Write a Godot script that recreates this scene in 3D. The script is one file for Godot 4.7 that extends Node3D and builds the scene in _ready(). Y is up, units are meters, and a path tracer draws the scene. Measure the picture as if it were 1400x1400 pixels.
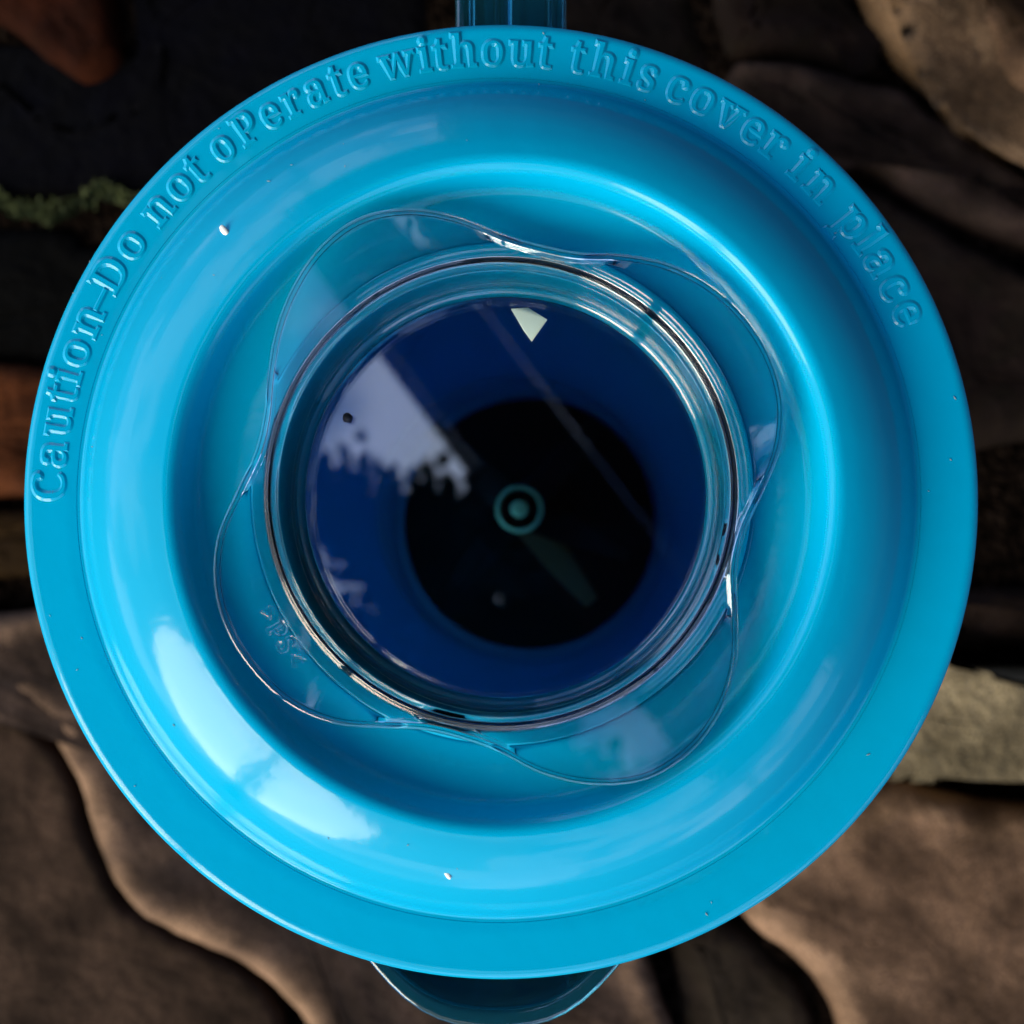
extends Node3D

# The lid's rim stands 0.215 m above the paving; the camera looks down from 13 cm above it.
const RIM := 0.215
const EYE := Vector3(0.00767, 0.3456, 0.0060)

var cam: Camera3D
var rng := RandomNumberGenerator.new()
var serif: SystemFont
var glyphs := {}


func _ready() -> void:
	rng.seed = 7
	# ---- camera -------------------------------------------------------------
	cam = Camera3D.new()
	cam.name = "camera"
	add_child(cam)
	cam.position = EYE
	cam.look_at_from_position(EYE, EYE + Vector3(-0.0407, -1.0, -0.0307), Vector3(0, 0, -1))
	var lens := CameraAttributesPhysical.new()
	lens.frustum_focal_length = 25.73
	lens.frustum_focus_distance = 0.130
	lens.frustum_near = 0.01
	lens.frustum_far = 300.0
	lens.exposure_aperture = 15.0
	cam.attributes = lens
	cam.fov = 50.0
	cam.near = 0.01
	cam.far = 300.0
	cam.current = true
	# ---- sky, sun, exposure -------------------------------------------------
	var env := Environment.new()
	env.background_mode = Environment.BG_SKY
	var sm := ProceduralSkyMaterial.new()
	sm.sky_top_color = Color(0.50, 0.67, 0.98)
	sm.sky_horizon_color = Color(0.66, 0.79, 0.98)
	sm.sky_curve = 0.12
	sm.ground_bottom_color = Color(0.12, 0.1, 0.08)
	sm.ground_horizon_color = Color(0.3, 0.28, 0.26)
	sm.sun_angle_max = 1.0
	sm.energy_multiplier = 0.44
	sm.sky_cover = clouds()
	sm.sky_cover_modulate = Color(1, 1, 1, 1)
	var sky := Sky.new()
	sky.sky_material = sm
	env.sky = sky
	env.tonemap_mode = Environment.TONE_MAPPER_LINEAR
	env.tonemap_exposure = 3.95
	env.sdfgi_enabled = true
	env.ssao_enabled = true
	env.ssil_enabled = true
	var we := WorldEnvironment.new()
	we.name = "world_environment"
	we.environment = env
	add_child(we)
	var sun := DirectionalLight3D.new()
	sun.name = "sun"
	sun.light_energy = 0.5
	sun.light_angular_distance = 42.0
	sun.light_color = Color(1.0, 0.96, 0.86)
	sun.shadow_enabled = true
	add_child(sun)
	var to_sun := Vector3(-0.70, 0.50, 0.62)
	sun.look_at_from_position(Vector3.ZERO, -to_sun, Vector3.UP)
	# ---- the setting, then the things ----------------------------------------
	serif = SystemFont.new()
	serif.font_names = PackedStringArray(["Droid Serif"])
	make_ground()
	make_paving()
	make_porch()
	make_tree()
	make_jar()
	make_lid()
	make_cap()
	make_small_things()
	dust()


# ---------------------------------------------------------------- helpers ----
func put(called: String, mesh: Mesh, material: Material, parent: Node = self) -> MeshInstance3D:
	var o := MeshInstance3D.new()
	o.name = numbered(called, parent)
	o.mesh = mesh
	o.material_override = material
	parent.add_child(o, true)
	return o


func numbered(called: String, parent: Node) -> String:
	if not parent.has_node(NodePath(called)):
		return called
	var n := 1
	while parent.has_node(NodePath("%s_%03d" % [called, n])):
		n += 1
	return "%s_%03d" % [called, n]


func thing(called: String, label: String, category: String, at := Vector3.ZERO, group := "") -> Node3D:
	var o := Node3D.new()
	o.name = numbered(called, self)
	add_child(o, true)
	o.position = at
	tag(o, label, category, group)
	return o


func tag(o: Node, label: String, category: String, group := "") -> void:
	o.set_meta("label", label)
	o.set_meta("category", category)
	if group != "":
		o.set_meta("group", group)


func solid(v: PackedVector3Array, t: PackedInt32Array, colors := PackedColorArray(), sheet := false, flat := false) -> ArrayMesh:
	# one smooth mesh whose faces look outward (a closed shape is turned by the sign of its volume)
	var volume := 0.0
	for i in range(0, t.size(), 3):
		volume += v[t[i]].dot(v[t[i + 1]].cross(v[t[i + 2]]))
	if volume < 0.0 and not sheet:
		for i in range(0, t.size(), 3):
			var k := t[i + 1]
			t[i + 1] = t[i + 2]
			t[i + 2] = k
	if flat:
		var v2 := PackedVector3Array()
		var t2 := PackedInt32Array()
		for i in t.size():
			v2.append(v[t[i]])
			t2.append(i)
		v = v2
		t = t2
	var n := PackedVector3Array()
	n.resize(v.size())
	for i in range(0, t.size(), 3):
		var f := (v[t[i + 1]] - v[t[i]]).cross(v[t[i + 2]] - v[t[i]])
		for k in 3:
			n[t[i + k]] += f
	for i in n.size():
		n[i] = n[i].normalized() if n[i].length_squared() > 0.0 else Vector3.UP
	for i in range(0, t.size(), 3):     # Godot's front faces run clockwise
		var k := t[i + 1]
		t[i + 1] = t[i + 2]
		t[i + 2] = k
	var a := []
	a.resize(Mesh.ARRAY_MAX)
	a[Mesh.ARRAY_VERTEX] = v
	a[Mesh.ARRAY_NORMAL] = n
	a[Mesh.ARRAY_INDEX] = t
	if colors.size() == v.size():
		a[Mesh.ARRAY_COLOR] = colors
	var m := ArrayMesh.new()
	m.add_surface_from_arrays(Mesh.PRIMITIVE_TRIANGLES, a)
	return m


func fillet(p: Array, closed := true, steps := 4) -> PackedVector2Array:
	# corners [x, y, radius] in millimetres -> rounded outline in metres
	var out := PackedVector2Array()
	var n := p.size()
	for i in n:
		var b := Vector2(p[i][0], p[i][1])
		var r: float = p[i][2] if p[i].size() > 2 else 0.0
		if r <= 0.0 or (not closed and (i == 0 or i == n - 1)):
			out.append(b * 0.001)
			continue
		var q: Array = p[(i + n - 1) % n]
		var s: Array = p[(i + 1) % n]
		var a := Vector2(q[0], q[1])
		var c := Vector2(s[0], s[1])
		var la := minf(r, (a - b).length() * 0.49)
		var lc := minf(r, (c - b).length() * 0.49)
		var u := b + (a - b).normalized() * la
		var w := b + (c - b).normalized() * lc
		for k in steps + 1:
			var f := float(k) / steps
			out.append(u.lerp(b, f).lerp(b.lerp(w, f), f) * 0.001)
	return out


func turned(p: PackedVector2Array, seg: int, warp := "", closed := true) -> ArrayMesh:
	# a profile (radius, height) turned round the y axis; warp names how points are moved
	var v := PackedVector3Array()
	var t := PackedInt32Array()
	var rows := []
	for i in p.size():
		var row := PackedInt32Array()
		if p[i].x < 1e-6:
			row.resize(seg)
			row.fill(v.size())
			v.append(Vector3(0, p[i].y, 0))
		else:
			for k in seg:
				var a := TAU * k / seg
				row.append(v.size())
				v.append(warped(warp, p[i].x, p[i].y, a))
		rows.append(row)
	for i in (p.size() if closed else p.size() - 1):
		var a: PackedInt32Array = rows[i]
		var b: PackedInt32Array = rows[(i + 1) % p.size()]
		for k in seg:
			var l := (k + 1) % seg
			if a[k] != a[l]:
				t.append_array([a[k], b[k], a[l]])
			if b[k] != b[l]:
				t.append_array([a[l], b[k], b[l]])
	return solid(v, t)


func warped(how: String, r: float, h: float, a: float) -> Vector3:
	match how:
		"spout":
			return spout(r, h, a)
		"lid":
			return lid_shift(r, h, a)
		"cap":
			return cap_warp(r, h, a)
	return Vector3(sin(a) * r, h, -cos(a) * r)


func sweep(path: Array, shape: PackedVector2Array, across := Vector3(1, 0, 0), ends := true) -> ArrayMesh:
	# shape.x runs along «across», shape.y along the path's own upward side
	var v := PackedVector3Array()
	var t := PackedInt32Array()
	var m := shape.size()
	for i in path.size():
		var d: Vector3 = (path[mini(i + 1, path.size() - 1)] - path[maxi(i - 1, 0)]).normalized()
		var up := d.cross(across).normalized()
		for s in shape:
			v.append(path[i] + across * s.x + up * s.y)
	for i in path.size() - 1:
		for k in m:
			var l := (k + 1) % m
			var a := i * m
			t.append_array([a + k, a + l, a + m + k, a + l, a + m + l, a + m + k])
	if ends:
		for e in [0, path.size() - 1]:
			var tri := Geometry2D.triangulate_polygon(shape)
			for i in range(0, tri.size(), 3):
				if e == 0:
					t.append_array([e * m + tri[i], e * m + tri[i + 2], e * m + tri[i + 1]])
				else:
					t.append_array([e * m + tri[i], e * m + tri[i + 1], e * m + tri[i + 2]])
	return solid(v, t)


func box(size: Vector3, bevel := 0.003) -> ArrayMesh:
	var v := PackedVector3Array()
	var t := PackedInt32Array()
	var h := size / 2
	var c := minf(bevel, h[h.min_axis_index()] * 0.5)
	var ring := PackedVector2Array([Vector2(h.x - c, -h.z), Vector2(h.x, -h.z + c), Vector2(h.x, h.z - c), Vector2(h.x - c, h.z), Vector2(-h.x + c, h.z), Vector2(-h.x, h.z - c), Vector2(-h.x, -h.z + c), Vector2(-h.x + c, -h.z)])
	for lv in [[-h.y, c], [-h.y + c, 0.0], [h.y - c, 0.0], [h.y, c]]:
		for q in ring:
			v.append(Vector3(q.x - signf(q.x) * lv[1], lv[0], q.y - signf(q.y) * lv[1]))
	for i in 3:
		for k in 8:
			var l := (k + 1) % 8
			t.append_array([i * 8 + k, i * 8 + l, i * 8 + 8 + k, i * 8 + l, i * 8 + 8 + l, i * 8 + 8 + k])
	for k in range(1, 7):
		t.append_array([0, k + 1, k, 24, 24 + k, 24 + k + 1])
	return solid(v, t, PackedColorArray(), false, true)


func ground_at(px: float, py: float, y := 0.0) -> Vector3:
	# where a sight line through the photograph (1400 pixels a side) meets the height y
	var k := tan(deg_to_rad(25.0)) / 700.0
	var d := cam.transform.basis * Vector3((px - 700.0) * k, -(py - 700.0) * k, -1.0)
	return EYE + d * ((y - EYE.y) / d.y)


func noise_tex(freq: float, low: float, high: float, sd: int, kind := FastNoiseLite.TYPE_SIMPLEX_SMOOTH, octaves := 5) -> NoiseTexture2D:
	var n := FastNoiseLite.new()
	n.noise_type = kind
	n.frequency = freq
	n.seed = sd
	n.fractal_octaves = octaves
	var t := NoiseTexture2D.new()
	t.width = 512
	t.height = 512
	t.seamless = true
	t.noise = n
	var g := Gradient.new()
	g.set_color(0, Color(low, low, low))
	g.set_color(1, Color(high, high, high))
	t.color_ramp = g
	return t


func lin(r: float, g: float, b: float, a := 1.0) -> Color:
	var c := Color(r, g, b).linear_to_srgb()
	c.a = a
	return c


func clouds() -> ImageTexture:
	# broken white cloud over the whole sky, denser towards the horizon
	var n := FastNoiseLite.new()
	n.seed = 5
	n.frequency = 1.7
	n.fractal_octaves = 6
	var w := 768
	var im := Image.create(w, w / 2, false, Image.FORMAT_RGBA8)
	for y in w / 2:
		var up := PI * (0.5 - (y + 0.5) / (w / 2))
		for x in w:
			var a := TAU * x / w
			var d := Vector3(cos(a) * cos(up), sin(up) * 1.6, sin(a) * cos(up))
			var k := smoothstep(-0.02, 0.3, n.get_noise_3dv(d) + 0.12 * (1.0 - absf(sin(up))))
			im.set_pixel(x, y, Color(1.0, 1.0, 1.0, k if up > -0.05 else 0.0))
	return ImageTexture.create_from_image(im)


func matte(r: float, g: float, b: float, rough := 0.8) -> StandardMaterial3D:
	var m := StandardMaterial3D.new()
	m.albedo_color = lin(r, g, b)
	m.roughness = rough
	return m


func clear(r: float, g: float, b: float, index := 0.05) -> StandardMaterial3D:
	var m := StandardMaterial3D.new()
	m.albedo_color = lin(r, g, b, 0.0)
	m.transparency = BaseMaterial3D.TRANSPARENCY_ALPHA
	m.refraction_enabled = true
	m.refraction_scale = index
	m.roughness = 0.0
	return m


# ---------------------------------------------------------------- setting ----
func make_ground() -> void:
	var m := matte(0.035, 0.026, 0.02, 0.95)
	m.albedo_texture = noise_tex(0.02, 0.4, 1.0, 3)
	m.uv1_triplanar = true
	m.uv1_world_triplanar = true
	m.uv1_scale = Vector3(6, 6, 6)
	var p := PlaneMesh.new()
	p.size = Vector2(120, 120)
	var o := put("ground", p, m)
	o.position.y = -0.03
	o.set_meta("kind", "structure")


func stone_mesh(outline: Array, top: float, round_edge: float, base: Color, painted_edge: Color, edge_mix: float, lump: float, sd: int) -> ArrayMesh:
	# outline in photograph pixels at the paving's height; the stone is a thick slab with a rounded, uneven edge
	var c := Curve3D.new()
	var pts := []
	for q in outline:
		pts.append(ground_at(q[0], q[1]))
	var n := pts.size()
	var ring := PackedVector3Array()
	for i in n:
		var a: Vector3 = pts[(i + n - 1) % n]
		var b: Vector3 = pts[i]
		var d: Vector3 = pts[(i + 1) % n]
		var e: Vector3 = pts[(i + 2) % n]
		var steps := clampi(int(b.distance_to(d) / 0.0035), 2, 16)
		for k in steps:
			ring.append(b.cubic_interpolate(d, a, e, float(k) / steps) * 0.5 + b.lerp(d, float(k) / steps) * 0.5)
	n = ring.size()
	var mid := Vector3.ZERO
	for q in ring:
		mid += q / n
	var area := 0.0
	for i in n:
		area += (ring[i] - mid).cross(ring[(i + 1) % n] - mid).y
	var noise := FastNoiseLite.new()
	noise.seed = sd
	noise.frequency = 14.0
	noise.fractal_octaves = 4
	var inward := []
	for i in n:
		var d := (ring[(i + 1) % n] - ring[(i + n - 1) % n]).normalized()
		inward.append((Vector3(d.z, 0, -d.x) if area > 0 else Vector3(-d.z, 0, d.x)))
	var v := PackedVector3Array()
	var col := PackedColorArray()
	var t := PackedInt32Array()
	var levels := [[0.0, -0.03, 0.0], [0.0, top - round_edge, 0.15], [0.08, top - round_edge * 0.62, 0.6], [0.3, top - round_edge * 0.28, 1.0], [0.62, top - round_edge * 0.08, 1.0], [1.0, top, 0.6], [1.5, top, 0.15]]
	for l in levels:
		for i in n:
			var q: Vector3 = ring[i] + inward[i] * (l[0] * round_edge)
			var w: float = noise.get_noise_3d(q.x * 3.0, sd, q.z * 3.0)
			q.y = l[1] + (lump * w if l[1] > -0.02 else 0.0)
			q += inward[i] * (noise.get_noise_3d(q.x * 3.0, q.y + 9.0, q.z * 3.0) * minf(0.002, lump * 1.2))
			v.append(q)
			col.append(base.lerp(painted_edge, clampf(l[2] * edge_mix * (0.75 + 0.9 * w), 0.0, 1.0)))  # edge colour paints in the light that rounded rims catch
	var edge := levels.size() - 1
	for f in [0.8, 0.55, 0.3]:
		for i in n:
			var q: Vector3 = mid.lerp(v[edge * n + i], f)
			var w: float = noise.get_noise_3d(q.x * 3.0, sd, q.z * 3.0)
			q.y = top + lump * w
			v.append(q)
			col.append(base.lerp(painted_edge, clampf(0.25 * edge_mix * w, 0.0, 1.0)))
	var rows := levels.size() + 3
	for j in rows - 1:
		for i in n:
			var k := (i + 1) % n
			t.append_array([j * n + i, j * n + k, j * n + n + i, j * n + k, j * n + n + k, j * n + n + i])
	v.append(Vector3(mid.x, top + lump * noise.get_noise_3d(mid.x * 3.0, sd, mid.z * 3.0), mid.z))
	col.append(base)
	v.append(Vector3(mid.x, -0.03, mid.z))
	col.append(base)
	for i in n:
		var k := (i + 1) % n
		t.append_array([(rows - 1) * n + i, (rows - 1) * n + k, v.size() - 2, k, i, v.size() - 1])
	return solid(v, t, col)


func make_paving() -> void:
	var bed_m := matte(0.012, 0.008, 0.006, 1.0)
	bed_m.metallic_specular = 0.05
	bed_m.heightmap_enabled = true
	bed_m.heightmap_scale = 0.3
	bed_m.heightmap_texture = noise_tex(0.05, 0.0, 1.0, 6)
	bed_m.albedo_texture = noise_tex(0.03, 0.3, 1.0, 5)
	bed_m.uv1_triplanar = true
	bed_m.uv1_world_triplanar = true
	bed_m.uv1_scale = Vector3(9, 9, 9)
	var bed := put("paving", box(Vector3(0.84, 0.016, 0.84), 0.004), bed_m)
	bed.position.y = -0.0215
	bed.set_meta("kind", "structure")
	var m := StandardMaterial3D.new()
	m.vertex_color_use_as_albedo = true
	m.albedo_texture = noise_tex(0.012, 0.45, 1.0, 11)
	m.uv1_triplanar = true
	m.uv1_world_triplanar = true
	m.uv1_scale = Vector3(5, 5, 5)
	m.roughness = 0.85
	m.metallic_specular = 0.15
	m.heightmap_enabled = true
	m.heightmap_scale = 0.07
	m.heightmap_texture = noise_tex(0.05, 0.0, 1.0, 12)
	m.detail_enabled = true
	m.detail_blend_mode = BaseMaterial3D.BLEND_MODE_MUL
	m.detail_albedo = noise_tex(0.25, 0.3, 1.0, 13)
	m.detail_uv_layer = BaseMaterial3D.DETAIL_UV_2
	m.uv2_triplanar = true
	m.uv2_world_triplanar = true
	m.uv2_scale = Vector3(7, 7, 7)
	var tan_ := Color(0.85, 0.53, 0.34)
	var brown := Color(0.085, 0.056, 0.042)
	var stones := [
		# outline, top height, edge rounding, colour, edge colour painting in caught light, its strength, lumps
		[[[-330, 800], [-160, 842], [40, 835], [160, 760], [560, 640], [900, 900], [965, 1120], [930, 1235], [885, 1300], [905, 1370], [925, 1440], [880, 1620], [560, 1680], [455, 1520], [425, 1440], [402, 1392], [356, 1346], [280, 1306], [190, 1264], [148, 1214], [120, 1148], [96, 1072], [68, 1020], [25, 978], [-50, 942], [-330, 925]], 0.0, 0.0075, Color(0.088, 0.060, 0.053), tan_, 1.15, 0.0012],
		[[[-330, 940], [-60, 958], [30, 994], [74, 1044], [102, 1120], [130, 1192], [162, 1244], [222, 1284], [306, 1322], [362, 1370], [385, 1440], [370, 1640], [-330, 1660]], -0.004, 0.0045, Color(0.14, 0.085, 0.056), Color(0.12, 0.075, 0.05), 0.4, 0.001],
		[[[1010, 1215], [1110, 1130], [1200, 1085], [1245, 1075], [1330, 1098], [1420, 1112], [1740, 1150], [1740, 1680], [1160, 1680], [1165, 1490], [1150, 1400], [1120, 1345], [1070, 1300], [1020, 1262]], 0.0, 0.008, Color(0.34, 0.205, 0.135), tan_, 1.1, 0.002],
		[[[925, 1290], [985, 1262], [1056, 1310], [1104, 1358], [1128, 1415], [1134, 1520], [1120, 1680], [930, 1690], [935, 1500], [928, 1390]], -0.009, 0.007, Color(0.075, 0.055, 0.04), Color(0.1, 0.07, 0.05), 0.5, 0.004],
		[[[1275, 790], [1330, 812], [1420, 805], [1740, 790], [1740, 885], [1420, 892], [1300, 890], [1230, 880], [1190, 830]], -0.004, 0.008, Color(0.11, 0.068, 0.05), brown, 0.5, 0.0015],
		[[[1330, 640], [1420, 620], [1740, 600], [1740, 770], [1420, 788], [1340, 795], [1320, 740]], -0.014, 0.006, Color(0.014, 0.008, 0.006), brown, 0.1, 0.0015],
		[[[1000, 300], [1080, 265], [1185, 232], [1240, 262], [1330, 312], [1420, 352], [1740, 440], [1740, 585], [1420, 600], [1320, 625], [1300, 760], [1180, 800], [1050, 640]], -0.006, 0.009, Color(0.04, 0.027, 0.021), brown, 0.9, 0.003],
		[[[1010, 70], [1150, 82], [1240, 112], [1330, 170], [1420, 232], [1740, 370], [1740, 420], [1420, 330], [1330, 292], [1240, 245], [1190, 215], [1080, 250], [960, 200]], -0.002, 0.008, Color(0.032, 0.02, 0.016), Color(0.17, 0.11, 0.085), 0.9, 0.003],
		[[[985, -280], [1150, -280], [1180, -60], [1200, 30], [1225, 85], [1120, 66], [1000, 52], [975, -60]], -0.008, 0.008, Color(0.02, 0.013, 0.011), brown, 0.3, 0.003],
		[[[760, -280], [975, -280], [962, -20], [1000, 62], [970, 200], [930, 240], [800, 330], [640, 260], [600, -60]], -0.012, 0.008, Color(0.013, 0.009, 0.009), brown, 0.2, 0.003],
		[[[-330, -300], [60, -300], [120, -100], [150, 60], [95, 92], [40, 60], [-20, 10], [-330, -60]], -0.006, 0.007, Color(0.075, 0.018, 0.005), Color(0.085, 0.022, 0.006), 0.4, 0.002],
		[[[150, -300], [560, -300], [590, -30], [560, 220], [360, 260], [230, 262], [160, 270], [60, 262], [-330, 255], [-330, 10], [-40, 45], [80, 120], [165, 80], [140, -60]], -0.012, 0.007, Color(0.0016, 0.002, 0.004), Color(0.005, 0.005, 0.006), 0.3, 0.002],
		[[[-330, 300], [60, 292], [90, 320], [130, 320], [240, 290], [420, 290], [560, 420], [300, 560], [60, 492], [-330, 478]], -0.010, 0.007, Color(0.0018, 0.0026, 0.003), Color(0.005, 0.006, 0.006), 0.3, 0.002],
		[[[-330, 492], [10, 496], [80, 512], [240, 590], [180, 690], [60, 680], [-330, 670]], -0.004, 0.006, Color(0.27, 0.08, 0.026), Color(0.34, 0.11, 0.04), 0.7, 0.003],
		[[[-330, 690], [60, 696], [150, 712], [60, 775], [20, 790], [-330, 785]], -0.005, 0.006, Color(0.10, 0.05, 0.014), Color(0.13, 0.07, 0.02), 0.7, 0.003],
	]
	var i := 0
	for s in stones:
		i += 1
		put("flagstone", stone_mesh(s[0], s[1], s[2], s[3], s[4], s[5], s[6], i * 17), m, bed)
	# plainer stones go on round about, outside the picture
	for gx in 5:
		for gy in 5:
			if (gx == 0 or gx == 4 or gy == 0 or gy == 4):
				var x0 := -1010.0 + gx * 690.0
				var y0 := -980.0 + gy * 690.0
				var q := []
				for c in [[0, 0], [330, -8], [660, 0], [668, 320], [655, 650], [320, 662], [0, 648], [-8, 330]]:
					q.append([x0 + c[0] + rng.randf_range(-9, 9), y0 + c[1] + rng.randf_range(-9, 9)])
				put("flagstone", stone_mesh(q, rng.randf_range(-0.012, -0.004), 0.007, Color(0.11, 0.07, 0.05) * rng.randf_range(0.4, 1.0), brown, 0.6, 0.002, 300 + gx * 5 + gy), m, bed)
	# the paving's own origin sits below its top: its stones were given in world places
	for o in bed.get_children():
		o.position.y = 0.0215
	# two pale edging stones
	var pale := m.duplicate()
	pale.heightmap_scale = 0.1
	var e := [
		[[[1090, 905], [1250, 912], [1330, 918], [1420, 918], [1740, 925], [1740, 1120], [1420, 1088], [1330, 1066], [1240, 1040], [1170, 1030], [1080, 1000]], 0.012, 0.022, Color(0.72, 0.58, 0.36), Color(0.9, 0.74, 0.46), 0.8, 0.0006, "pale rounded edging stone half hidden by the lid, beside the large brown flagstone"],
		[[[1140, -300], [1180, -60], [1200, 12], [1236, 66], [1290, 112], [1345, 152], [1420, 212], [1740, 330], [1740, 290], [1420, 186], [1350, 140], [1318, 98], [1296, 40], [1262, -60], [1240, -300]], 0.006, 0.011, Color(0.42, 0.25, 0.13), Color(0.85, 0.52, 0.28), 1.0, 0.004, "long chipped tan edging stone on the dark paving, nearer the lid of the cracked pair"],
		[[[1255, -300], [1280, -60], [1310, 40], [1330, 92], [1362, 130], [1420, 172], [1740, 270], [1740, -40], [1420, -10], [1390, -300]], 0.010, 0.013, Color(0.05, 0.028, 0.016), Color(0.6, 0.34, 0.18), 1.0, 0.007, "broad rough brown stone with pale edge behind the crack, in the photo's upper right corner"],
	]
	for s in e:
		var o := put("edging_stone", stone_mesh(s[0], s[1], s[2], s[3], s[4], s[5], s[6], i * 23), pale)
		tag(o, s[7], "edging stone", "pale stones edging the paving")
		i += 1
	# moss in the joint between the two black stones
	var st := PackedVector3Array()
	var tr := PackedInt32Array()
	for k in 420:
		var f := rng.randf()
		var px := lerpf(-40.0, 190.0, f)
		var py := 277.0 + 14.0 * sin(px * 0.035) + rng.randf_range(-9, 9) + (12.0 if px > 60 and px < 130 else 0.0)
		var q := ground_at(px, py, -0.012)
		var d := Vector3(rng.randf_range(-1, 1), rng.randf_range(0.8, 2.0), rng.randf_range(-1, 1)).normalized() * rng.randf_range(0.003, 0.006)
		var w := Vector3(d.z, 0, -d.x).normalized() * 0.0007
		var b := st.size()
		st.append_array([q - w, q + w, q + d * 0.6 + w * 1.2, q + d])
		tr.append_array([b, b + 1, b + 2, b, b + 2, b + 3])
	var moss_m := matte(0.03, 0.042, 0.006, 0.9)
	moss_m.cull_mode = BaseMaterial3D.CULL_DISABLED
	var moss := put("moss", solid(st, tr, PackedColorArray(), true), moss_m)
	tag(moss, "thin line of green moss growing in the joint between two black stones", "moss")
	moss.set_meta("kind", "stuff")


func make_porch() -> void:
	# the eave whose straight edge shows mirrored in the clear cap
	var turn := atan2(0.6, 0.8)     # its edge runs towards (0.6, 0.8) in x and z
	var root := thing("porch", "brown boarded porch with its eave overhead mirrored in the clear cap, plus an unseen wall added to block sky", "porch", Vector3(-0.077, 0.0, 0.0))
	root.rotation.y = turn
	# own axes: z along the eave, x away from it under the roof
	var wood := matte(0.05, 0.034, 0.022, 0.7)
	wood.albedo_texture = noise_tex(0.02, 0.6, 1.0, 21)
	wood.uv1_triplanar = true
	wood.uv1_scale = Vector3(8, 8, 1)
	var board := box(Vector3(0.236, 0.02, 9.0))
	for i in 9:
		var b := put("soffit_board", board, wood, root)
		b.position = Vector3(0.145 + i * 0.24, 2.72 + i * 0.026, 0)
	var f := put("fascia", box(Vector3(0.026, 0.17, 9.1)), wood, root)
	f.position = Vector3(0.012, 2.73, 0)
	for i in 4:
		var r := put("rafter", box(Vector3(2.1, 0.09, 0.05)), wood, root)
		r.position = Vector3(1.08, 2.885, -3.3 + i * 2.2)
		r.rotation.z = 0.108
	for z in [-4.2, 4.2]:
		var p := put("post", box(Vector3(0.1, 2.74, 0.1)), wood, root)
		p.position = Vector3(0.35, 1.34, z)
	var w := put("added_wall", box(Vector3(0.2, 3.1, 9.0)), matte(0.035, 0.028, 0.026, 0.9), root)  # unseen wall added to keep sky light off the cover's far slope
	w.position = Vector3(2.33, 1.52, 0)


func make_tree() -> void:
	var root := thing("tree", "leafy branch of a tree mirrored in the clear cap, its unseen canopy widened to block sky", "tree", Vector3(-1.5, -0.03, 1.5))
	var bark := matte(0.06, 0.045, 0.035, 0.9)
	var pts := [Vector3(0, 0, 0), Vector3(0.05, 0.7, -0.03), Vector3(0.1, 1.5, -0.1), Vector3(0.3, 2.2, -0.35), Vector3(0.6, 2.7, -0.7), Vector3(1.0, 2.95, -1.1), Vector3(1.3, 3.05, -1.35)]
	var rad := [0.075, 0.065, 0.055, 0.045, 0.03, 0.02, 0.008]
	put("trunk", tube(pts, rad), bark, root)
	var leaf := matte(0.018, 0.034, 0.014, 0.6)
	leaf.metallic_specular = 0.1
	leaf.cull_mode = BaseMaterial3D.CULL_DISABLED
	var v := PackedVector3Array()
	var t := PackedInt32Array()
	var made := 0
	while made < 1350:
		# leaf clusters spread wide to block sky light, gaps left where the sky shows mirrored in the cap
		var at := Vector3(rng.randf_range(-2.3, 1.3), rng.randf_range(2.95, 3.4), rng.randf_range(-2.3, 1.9))
		if at.x > 0.02 + 0.75 * at.z or Vector2(at.x, at.z).length() > 2.2:
			continue
		if at.x > -1.05 and at.z > -1.15 and at.z < -0.15:
			continue
		if Vector2(at.x + 0.62, at.z - 0.12).length() < 0.18 or Vector2(at.x - 0.22, at.z - 0.56).length() < 0.2:
			continue
		made += 1
		var k := at - root.position
		for j in 36:
			var q := k + Vector3(rng.randfn(0, 0.06), rng.randfn(0, 0.05), rng.randfn(0, 0.06))
			var d := Vector3(rng.randf_range(-1, 1), rng.randf_range(-0.7, 0.2), rng.randf_range(-1, 1)).normalized() * rng.randf_range(0.05, 0.09)
			var w := d.cross(Vector3(rng.randf_range(-0.4, 0.4), 1, rng.randf_range(-0.4, 0.4))).normalized() * 0.024
			var b := v.size()
			v.append_array([q, q + d * 0.45 + w, q + d, q + d * 0.45 - w])
			t.append_array([b, b + 1, b + 2, b, b + 2, b + 3])
	var crown := put("crown", solid(v, t, PackedColorArray(), true, true), leaf, root)
	crown.set_meta("kind", "stuff")


func tube(pts: Array, rad: Array, seg := 12) -> ArrayMesh:
	var v := PackedVector3Array()
	var t := PackedInt32Array()
	for i in pts.size():
		var d: Vector3 = (pts[mini(i + 1, pts.size() - 1)] - pts[maxi(i - 1, 0)]).normalized()
		var a := d.cross(Vector3(0.31, 0.2, 0.93)).normalized()
		var b := d.cross(a)
		for k in seg:
			var f := TAU * k / seg
			v.append(pts[i] + (a * cos(f) + b * sin(f)) * rad[i])
	for i in pts.size() - 1:
		for k in seg:
			var l := (k + 1) % seg
			t.append_array([i * seg + k, i * seg + l, i * seg + seg + k, i * seg + l, i * seg + seg + l, i * seg + seg + k])
	v.append_array([pts[0], pts[-1]])
	var e := (pts.size() - 1) * seg
	for k in seg:
		var l := (k + 1) % seg
		t.append_array([v.size() - 2, l, k, v.size() - 1, e + k, e + l])
	return solid(v, t)


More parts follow.
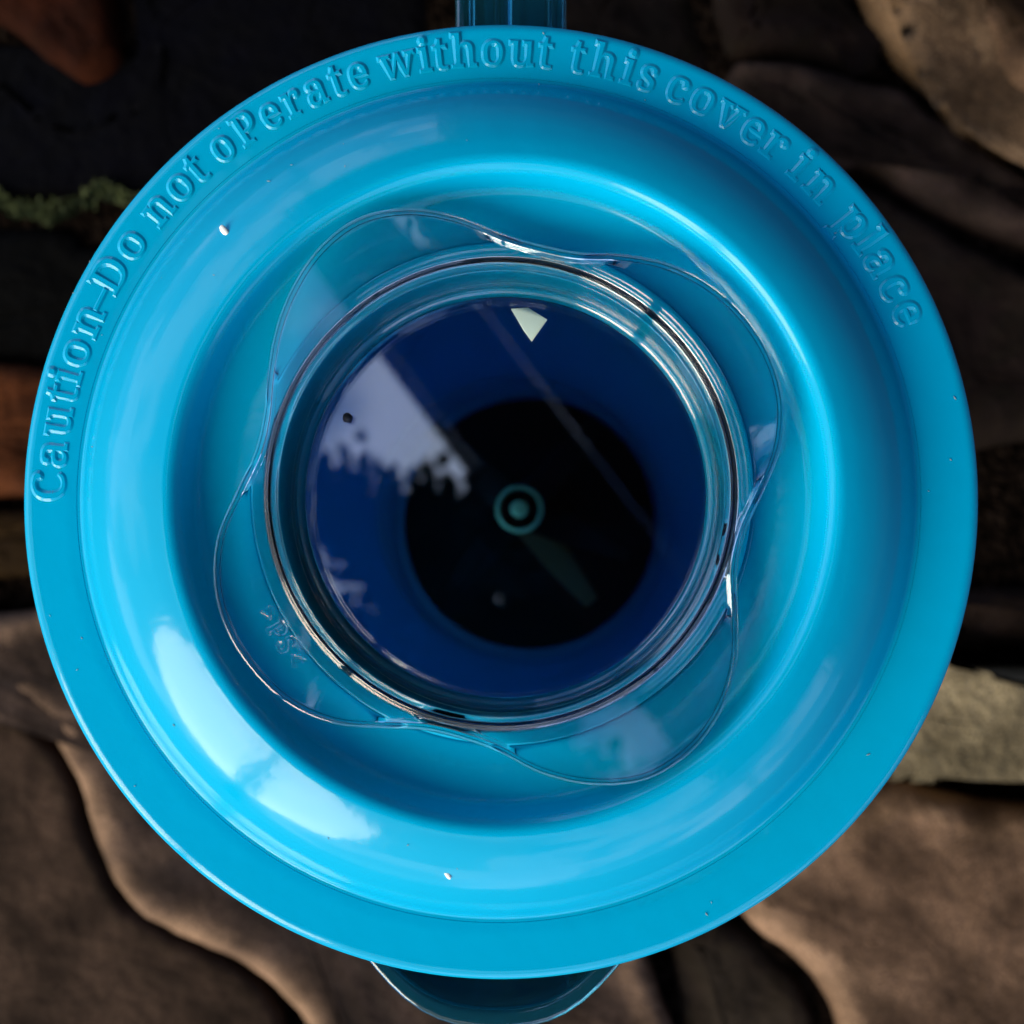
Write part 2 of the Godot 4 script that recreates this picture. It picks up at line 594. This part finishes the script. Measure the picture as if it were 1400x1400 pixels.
# ------------------------------------------------------------------ things ----
func spout(r: float, h: float, a: float) -> Vector3:
	# the pouring lip faces +z (angle PI, the bottom of the picture)
	var d := angle_difference(a, PI)
	var lift := smoothstep(0.158, 0.212, h)
	var rr := r + 0.0106 * exp(-absf(d / 0.285) ** 2.8) * lift * clampf((r - 0.035) / 0.012, 0.0, 1.0)
	return Vector3(sin(a) * rr, h, -cos(a) * rr)


func make_jar() -> void:
	var root := thing("blender_jar", "blue tinted blender jar with handle and pouring lip under the blue lid", "blender jar")
	var glass := clear(0.04, 0.30, 0.68)
	glass.albedo_color.a = 0.21
	var handle_glass := clear(0.03, 0.28, 0.42)
	handle_glass.albedo_color.a = 0.09
	var wall := fillet([[0, 43.0], [36.0, 43.0, 2.5], [43.518, 130.0], [46.0, 130.0], [39.2, 40.0, 4], [38.0, 38.5, 1], [0, 38.5]], false)
	put("jar_wall", turned(wall, 180), glass, root)
	var neck := fillet([[43.525, 130.05], [50.2, 205, 6], [51.0, 212.3, 0.8], [53.6, 212.3, 0.9], [53.0, 205, 6], [46.01, 130.05]])
	put("jar_rim", turned(neck, 180, "spout"), handle_glass, root)
	var path := []
	var ctrl := [Vector3(0, 0.1965, -0.0520), Vector3(0, 0.1985, -0.066), Vector3(0, 0.1985, -0.082), Vector3(0, 0.192, -0.094), Vector3(0, 0.176, -0.1), Vector3(0, 0.14, -0.098), Vector3(0, 0.1, -0.090), Vector3(0, 0.078, -0.080), Vector3(0, 0.068, -0.064), Vector3(0, 0.066, -0.0445)]
	for i in ctrl.size() - 1:
		for k in 6:
			path.append(ctrl[i].cubic_interpolate(ctrl[i + 1], ctrl[maxi(i - 1, 0)], ctrl[mini(i + 2, ctrl.size() - 1)], k / 6.0))
	path.append(ctrl[-1])
	var cross := fillet([[-7.4, -4.0, 1.2], [-7.4, 4.2, 0.9], [-5.6, 4.2, 0.7], [-5.2, 2.4, 0.6], [-2.3, 2.4, 0.5], [-1.7, 3.4, 0.5], [-0.6, 3.4, 0.5], [0.0, 2.4, 0.5], [5.0, 2.4, 0.6], [5.4, 4.2, 0.7], [7.4, 4.2, 0.9], [7.4, -4.0, 1.2]])
	put("handle", sweep(path, cross, Vector3(1, 0, 0)), handle_glass, root).position.x = 0.0016
	var black := matte(0.006, 0.006, 0.008, 0.5)
	put("screw_collar", turned(fillet([[0, 0.4], [41.0, 0.4, 1.5], [43.5, 12, 2], [42.5, 37.8, 2.0], [0, 37.8]], false), 96), black, root)
	var gasket := matte(0.003, 0.003, 0.004, 0.6)
	gasket.metallic_specular = 0.12
	var base := put("blade_base", turned(fillet([[0, 43.4], [34.4, 43.4, 0.5], [34.2, 45.6, 0.8], [20, 47.5, 3], [12, 52.0, 3], [8.5, 62.0, 2], [0, 62.0]], false), 96), gasket, root)
	var steel := matte(0.62, 0.48, 0.24, 0.35)
	steel.metallic = 0.25
	var dark_steel := matte(0.005, 0.005, 0.006, 0.5)
	dark_steel.metallic_specular = 0.12
	var lit_steel := matte(0.16, 0.05, 0.015, 0.6)  # brown streak of reflected light painted into one blade's colour
	var at := Vector3(-0.0016, 0, -0.0031)
	var nut := put("blade_nut", turned(fillet([[0, 62.5], [5.2, 62.5, 0.4], [5.9, 64.0, 0.5], [5.9, 74.0, 0.9], [5.1, 74.6, 0.3], [4.9, 71.0, 0.3], [0, 71.0]], false), 48), steel, root)
	nut.position = at
	put("recess_shade", turned(fillet([[0, 71.05], [4.85, 71.05, 0.1], [4.85, 71.6, 0.2], [0, 71.6]], false), 48), dark_steel, nut)  # dark disc painting shade into the hollow of the nut
	put("stud", turned(fillet([[0, 71.65], [2.2, 71.65, 0.1], [2.1, 74.8, 0.7], [0, 75.2]], false), 32), steel, nut)
	for i in 5:
		var a := deg_to_rad([112.0, 222.0, 312.0, 40.0, 142.0][i])
		var d := Vector3(sin(a), 0, -cos(a))
		var up: float = [0.008, -0.006, 0.010, -0.006, 0.004][i]
		var p := []
		for k in 7:
			var f := k / 6.0
			p.append(Vector3(0, 0.065, 0) + d * (0.004 + 0.0255 * f) + Vector3.UP * (up * smoothstep(0.3, 1.0, f)))
		var bl := put("blade", blade_mesh(p, d.cross(Vector3.UP)), lit_steel if i == 4 else dark_steel, root)
		bl.position = at


func blade_mesh(p: Array, side: Vector3) -> ArrayMesh:
	var v := PackedVector3Array()
	var t := PackedInt32Array()
	for i in p.size():
		var f := float(i) / (p.size() - 1)
		var w := lerpf(0.0042, 0.0020, f * f)
		var tilt := side + Vector3.UP * 0.25
		for q in [[-1.0, 0.0], [-0.55, 0.0006], [1.0, 0.0006], [1.0, -0.0004], [-0.55, -0.0006]]:
			v.append(p[i] + tilt * (q[0] * w) + Vector3.UP * q[1])
	for i in p.size() - 1:
		for k in 5:
			var l := (k + 1) % 5
			t.append_array([i * 5 + k, i * 5 + l, i * 5 + 5 + k, i * 5 + l, i * 5 + 5 + l, i * 5 + 5 + k])
	var e := (p.size() - 1) * 5
	for k in [1, 2, 3]:
		t.append_array([0, k + 1, k, e, e + k, e + k + 1])
	return solid(v, t, PackedColorArray(), false, true)


func lid_shift(r: float, h: float, a: float) -> Vector3:
	var s := 0.0013 * (1.0 - smoothstep(0.038, 0.0495, r))
	return Vector3(sin(a) * r + s, h, -cos(a) * r)


func make_lid() -> void:
	var root := thing("blender_cover", "round bright blue plastic blender cover with raised warning lettering on its rim", "cover", Vector3(0, RIM, 0))
	var blue := StandardMaterial3D.new()
	blue.albedo_color = lin(0.0, 0.28, 0.49)
	blue.roughness = 0.12
	blue.metallic_specular = 0.32
	blue.heightmap_enabled = true
	blue.heightmap_scale = 0.004
	blue.heightmap_texture = noise_tex(0.03, 0.0, 1.0, 41)
	blue.uv1_triplanar = true
	blue.uv1_scale = Vector3(12, 12, 12)
	var rim := fillet([[50.4, 0.0, 0.05], [51.6, 0.05, 0.5], [56.6, -0.1, 0.7], [57.5, -0.9, 0.8], [57.3, -2.5, 0.7], [50.4, -2.5, 0.2]], true, 5)
	var rim_o := put("rim", turned(rim, 240), blue, root)
	var dome := fillet([[50.38, -0.03, 0.02], [49.8, -0.05, 0.6], [47.6, 3.3, 2.2], [44.2, 6.3, 2.6], [40.4, 8.2, 2.2], [37.4, 9.0, 0.9], [36.3, 8.2, 0.8], [35.1, 5.3, 1.0], [31.6, 4.3, 1.8], [28.6, 4.2, 0.6], [28.6, 2.6, 0.3], [31.6, 2.8, 1.5], [35.8, 4.0, 1.0], [37.6, 6.8, 1.2], [42.2, 5.4, 3.0], [45.6, 2.8, 3.0], [47.8, -1.5, 1.5], [48.2, -9, 0.5], [49.6, -9, 0.5], [50.35, -2.8, 0.2]], true, 6)
	put("dome", turned(dome, 240, "lid"), blue, root)
	var collar := put("collar", turned(fillet([[28.55, 4.18, 0.4], [28.3, 6.6, 0.4], [26.6, 6.6, 0.3], [26.25, 5.0, 0.5], [26.1, -2.4, 0.5], [25.0, -3.4, 0.4], [24.9, -5.0, 0.4], [28.0, -5.2, 0.5], [28.5, -4.4, 0.4]]), 180), blue, root)
	collar.position.x = 0.0013
	# raised lettering, tops outward, read clockwise
	var words := [["Caution", -88.7, -66.6, 1.08], ["–", -63.4, -63.4, 1.0], ["Do", -60.0, -55.2, 1.08], ["not", -49.4, -42.2, 1.0], ["oPerate", -37.8, -17.7, 0.9], ["without", -12.4, 6.9, 0.92], ["this", 11.1, 20.5, 0.9], ["cover", 24.6, 39.0, 0.98], ["in", 43.2, 46.8, 0.95], ["place", 52.9, 66.4, 1.0]]
	for w in words:
		var word: String = w[0]
		var x := [0.0]
		for i in word.length() - 1:
			x.append(x[i] + (advance(word[i]) + advance(word[i + 1])) / 2.0)
		for i in word.length():
			var a := deg_to_rad(lerpf(w[1], w[2], x[i] / maxf(x[-1], 0.001)))
			var r := 0.0519
			var l := put("letter", raised(word[i], 0.0030, w[3], 0.00024, 0.00040), blue, rim_o)
			l.transform = Transform3D(Basis(Vector3(cos(a), 0, sin(a)), Vector3(sin(a), 0, -cos(a)), Vector3.UP), Vector3(sin(a) * r, -0.00005, -cos(a) * r))
	# shallow scuffs on the dome below the word «this»
	var scuff := matte(0.01, 0.36, 0.85, 0.3)
	for s in [[[796, 150], [791, 172]], [[791, 176], [800, 205]], [[830, 160], [824, 176]], [[822, 180], [836, 222]], [[782, 188], [790, 204]]]:
		var p := []
		for f in [0.0, 0.5, 1.0]:
			var q := ground_at(lerpf(s[0][0], s[1][0], f), lerpf(s[0][1], s[1][1], f), RIM + 0.004)
			var r := Vector2(q.x - 0.0, q.z).length()
			p.append(Vector3(q.x, dome_height(r) + 0.00003, q.z))
		put("scuff", tube(p, [0.00005, 0.00011, 0.00004], 6), scuff, root)


func dome_height(r: float) -> float:
	# outer slope of the dome, for what lies on it
	var p := [[0.0495, 0.0001], [0.0476, 0.0030], [0.0442, 0.0061], [0.0404, 0.0081], [0.0376, 0.0088]]
	for i in p.size() - 1:
		if r <= p[i][0] and r >= p[i + 1][0]:
			return lerpf(p[i][1], p[i + 1][1], (p[i][0] - r) / (p[i][0] - p[i + 1][0]))
	return 0.0088 if r < 0.037 else 0.0


func advance(ch: String) -> float:
	return serif.get_char_size(ch.unicode_at(0), 64).x


func raised(ch: String, x_height: float, wide: float, high: float, slope: float) -> ArrayMesh:
	# a letter with sloping flanks, its baseline at y = 0 and its top towards +z
	var key := "%s %f %f" % [ch, x_height, wide]
	if glyphs.has(key):
		return glyphs[key]
	var base := letter(" x")
	var low := INF
	var top := -INF
	for q in base[Mesh.ARRAY_VERTEX]:
		low = minf(low, q.y)
		top = maxf(top, q.y)
	var k := x_height / (top - low)
	var a := letter(ch)
	var v: PackedVector3Array = a[Mesh.ARRAY_VERTEX]
	var n: PackedVector3Array = a[Mesh.ARRAY_NORMAL]
	var idx: PackedInt32Array = a[Mesh.ARRAY_INDEX]
	var mid := 0.0
	var lo := INF
	var hi := -INF
	for q in v:
		lo = minf(lo, q.x)
		hi = maxf(hi, q.x)
	mid = (lo + hi) / 2
	var push := {}
	for i in v.size():
		if absf(n[i].z) < 0.5:
			var at := Vector2i(roundi(v[i].x * 2000), roundi(v[i].y * 2000))
			push[at] = push.get(at, Vector3.ZERO) + n[i].normalized()
	var t := PackedInt32Array()
	for i in range(0, idx.size(), 3):
		if n[idx[i]].z > -0.5:
			t.append_array([idx[i], idx[i + 2], idx[i + 1]])
	var out := PackedVector3Array()
	for i in v.size():
		var q := Vector3((v[i].x - mid) * k * wide, (v[i].y - low) * k, high if v[i].z > 0 else 0.0)
		if absf(n[i].z) < 0.5 and v[i].z < 0:
			var at := Vector2i(roundi(v[i].x * 2000), roundi(v[i].y * 2000))
			q += push[at].normalized() * slope
		out.append(q)
	var m := solid(out, t, PackedColorArray(), true, true)
	glyphs[key] = m
	return m


func letter(ch: String) -> Array:
	var t := TextMesh.new()
	t.font = serif
	t.font_size = 64
	t.pixel_size = 0.01
	t.curve_step = 1.0
	t.depth = 0.1
	t.text = ch.strip_edges()
	return t.surface_get_arrays(0)


const LOBES := [29.4, 28.4, 28.5, 30.1, 31.9, 33.2, 33.9, 34.0, 33.4, 31.8, 29.5, 27.9, 27.9, 29.8, 32.6, 34.8, 36.0, 36.0, 34.4, 32.0, 29.2, 28.0, 28.1, 29.8, 32.2, 33.8, 34.5, 34.7, 34.1, 32.5, 30.0, 28.3, 28.3, 29.7, 31.6, 33.4, 34.8, 35.2, 34.0, 31.8]


func lobe(a: float) -> float:
	var f := fposmod(a / TAU, 1.0) * LOBES.size()
	var i := int(f)
	var n := LOBES.size()
	return 0.000988 * cubic_interpolate(LOBES[i % n], LOBES[(i + 1) % n], LOBES[(i + n - 1) % n], LOBES[(i + 2) % n], f - i)


func cap_warp(r: float, h: float, a: float) -> Vector3:
	# radii past 0.1 stand for the lobed edge: 0.1 plus the distance inside it
	var rr := r if r < 0.09 else lobe(a) - (r - 0.1)
	if r < 0.09 and r > 0.0265:
		rr = minf(rr, lobe(a) - 0.0011)
	return Vector3(sin(a) * rr, h, -cos(a) * rr)


func make_cap() -> void:
	var root := thing("filler_cap", "clear plastic filler cap with four lobed flange set in the lid's hole", "filler cap", Vector3(0.0013, RIM, 0))
	var clear_m := clear(0.84, 0.95, 1.0, 0.056)
	var p := fillet([[0, -2.1], [25.2, -2.1, 0.8], [25.9, -1.1, 0.8], [26.1, 6.9, 0.5], [28.0, 7.5, 0.6], [101.0, 7.8, 0.4], [100.6, 7.8, 0.2], [100.0, 7.8, 0.3], [100.0, 9.05, 0.35], [100.7, 9.1, 0.3], [26.2, 9.1, 0.3], [25.9, 9.5, 0.2], [25.4, 9.5, 0.2], [25.1, 8.9, 0.4], [24.9, -0.1, 0.6], [24.3, -0.6, 0.5], [0, -0.6]], false, 5)
	var o := put("cup", turned(p, 288, "cap"), clear_m, root)
	# moulded recycling mark on one lobe
	var d := Vector3(0.5, 0, 0.86)
	var up := Vector3(0.86, 0, -0.5)
	var text := ">PS<"
	for i in 4:
		var c := ground_at(lerpf(362, 400, i / 3.0), lerpf(842, 904, i / 3.0), RIM + 0.0092) - root.position
		var l := put("mark", raised(text[i], 0.0016, 1.0, 0.0003, 0.00015), clear_m, o)
		l.transform = Transform3D(Basis(d, up, Vector3.UP), Vector3(c.x, 0.00915, c.z) - up * 0.0007)


func make_small_things() -> void:
	# a pale wedge shape and a dark crumb on the cap's floor, two glints painted as white blobs on the dome
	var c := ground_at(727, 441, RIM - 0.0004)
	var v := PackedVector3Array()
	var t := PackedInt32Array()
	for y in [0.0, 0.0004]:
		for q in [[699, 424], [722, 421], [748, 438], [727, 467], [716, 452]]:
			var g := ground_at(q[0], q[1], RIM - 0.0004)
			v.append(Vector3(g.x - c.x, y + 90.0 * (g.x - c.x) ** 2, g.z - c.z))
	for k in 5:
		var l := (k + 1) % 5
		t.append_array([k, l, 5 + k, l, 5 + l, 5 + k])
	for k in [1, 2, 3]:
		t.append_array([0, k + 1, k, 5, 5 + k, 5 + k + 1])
	var pale_wedge := put("pale_wedge", solid(v, t), matte(0.33, 0.43, 0.40, 0.5))
	pale_wedge.position = c + Vector3(0, -0.0002, 0)
	tag(pale_wedge, "small pale wedge shape on the cap's floor under the word without", "pale_wedge")
	var crumb := put("crumb", blob(0.0006, 3), matte(0.01, 0.012, 0.02, 0.6))
	crumb.position = ground_at(475, 572, RIM - 0.0005) + Vector3(0, 0.0003, 0)
	tag(crumb, "tiny dark crumb lying on the clear cap's floor", "crumb")
	for q in [[313, 321, 0.0011, "tiny white glint painted on the dome below the word not"], [614, 1190, 0.0008, "tiny white glint painted on the dome towards the pouring lip"]]:
		var g := ground_at(q[0], q[1], RIM + 0.005)
		var f := put("painted_glint", blob(q[2] * 0.5, int(q[0])), matte(0.75, 0.8, 0.78, 0.4))
		f.position = Vector3(g.x, RIM + dome_height(Vector2(g.x, g.z).length()) + 0.0001, g.z)
		f.rotation.y = 0.7
		f.scale = Vector3(0.7, 0.4, 1.4)
		tag(f, q[3], "painted_glint")


func dust() -> void:
	var v := PackedVector3Array()
	var t := PackedInt32Array()
	for k in 45:
		var a := rng.randf() * TAU
		var r := rng.randf_range(0.0385, 0.0570)
		var h := dome_height(r) if r < 0.0495 else 0.0
		var c := Vector3(sin(a) * r, RIM + h + 0.00004, -cos(a) * r)
		var s := rng.randf_range(0.00004, 0.00012)
		var turn := rng.randf() * TAU
		var l := Vector3(cos(turn), 0, sin(turn)) * s * rng.randf_range(1.0, 3.5)
		var w := Vector3(-sin(turn), 0, cos(turn)) * s
		var b := v.size()
		v.append_array([c - l, c - w, c + l, c + w, c + Vector3(0, s * 1.2, 0)])
		t.append_array([b, b + 4, b + 1, b + 1, b + 4, b + 2, b + 2, b + 4, b + 3, b + 3, b + 4, b])
	var o := put("dust", solid(v, t), matte(0.16, 0.24, 0.28, 0.8))
	tag(o, "fine pale dust specks scattered over the blue cover", "dust")
	o.set_meta("kind", "stuff")


func blob(r: float, sd: int) -> ArrayMesh:
	var s := SphereMesh.new()
	s.radius = r
	s.height = r * 2
	s.radial_segments = 10
	s.rings = 6
	var a := s.get_mesh_arrays()
	var v: PackedVector3Array = a[Mesh.ARRAY_VERTEX]
	var n := FastNoiseLite.new()
	n.seed = sd
	n.frequency = 0.8 / r
	for i in v.size():
		v[i] *= 1.0 + 0.5 * n.get_noise_3dv(v[i])
	a[Mesh.ARRAY_VERTEX] = v
	var m := ArrayMesh.new()
	m.add_surface_from_arrays(Mesh.PRIMITIVE_TRIANGLES, a)
	return m
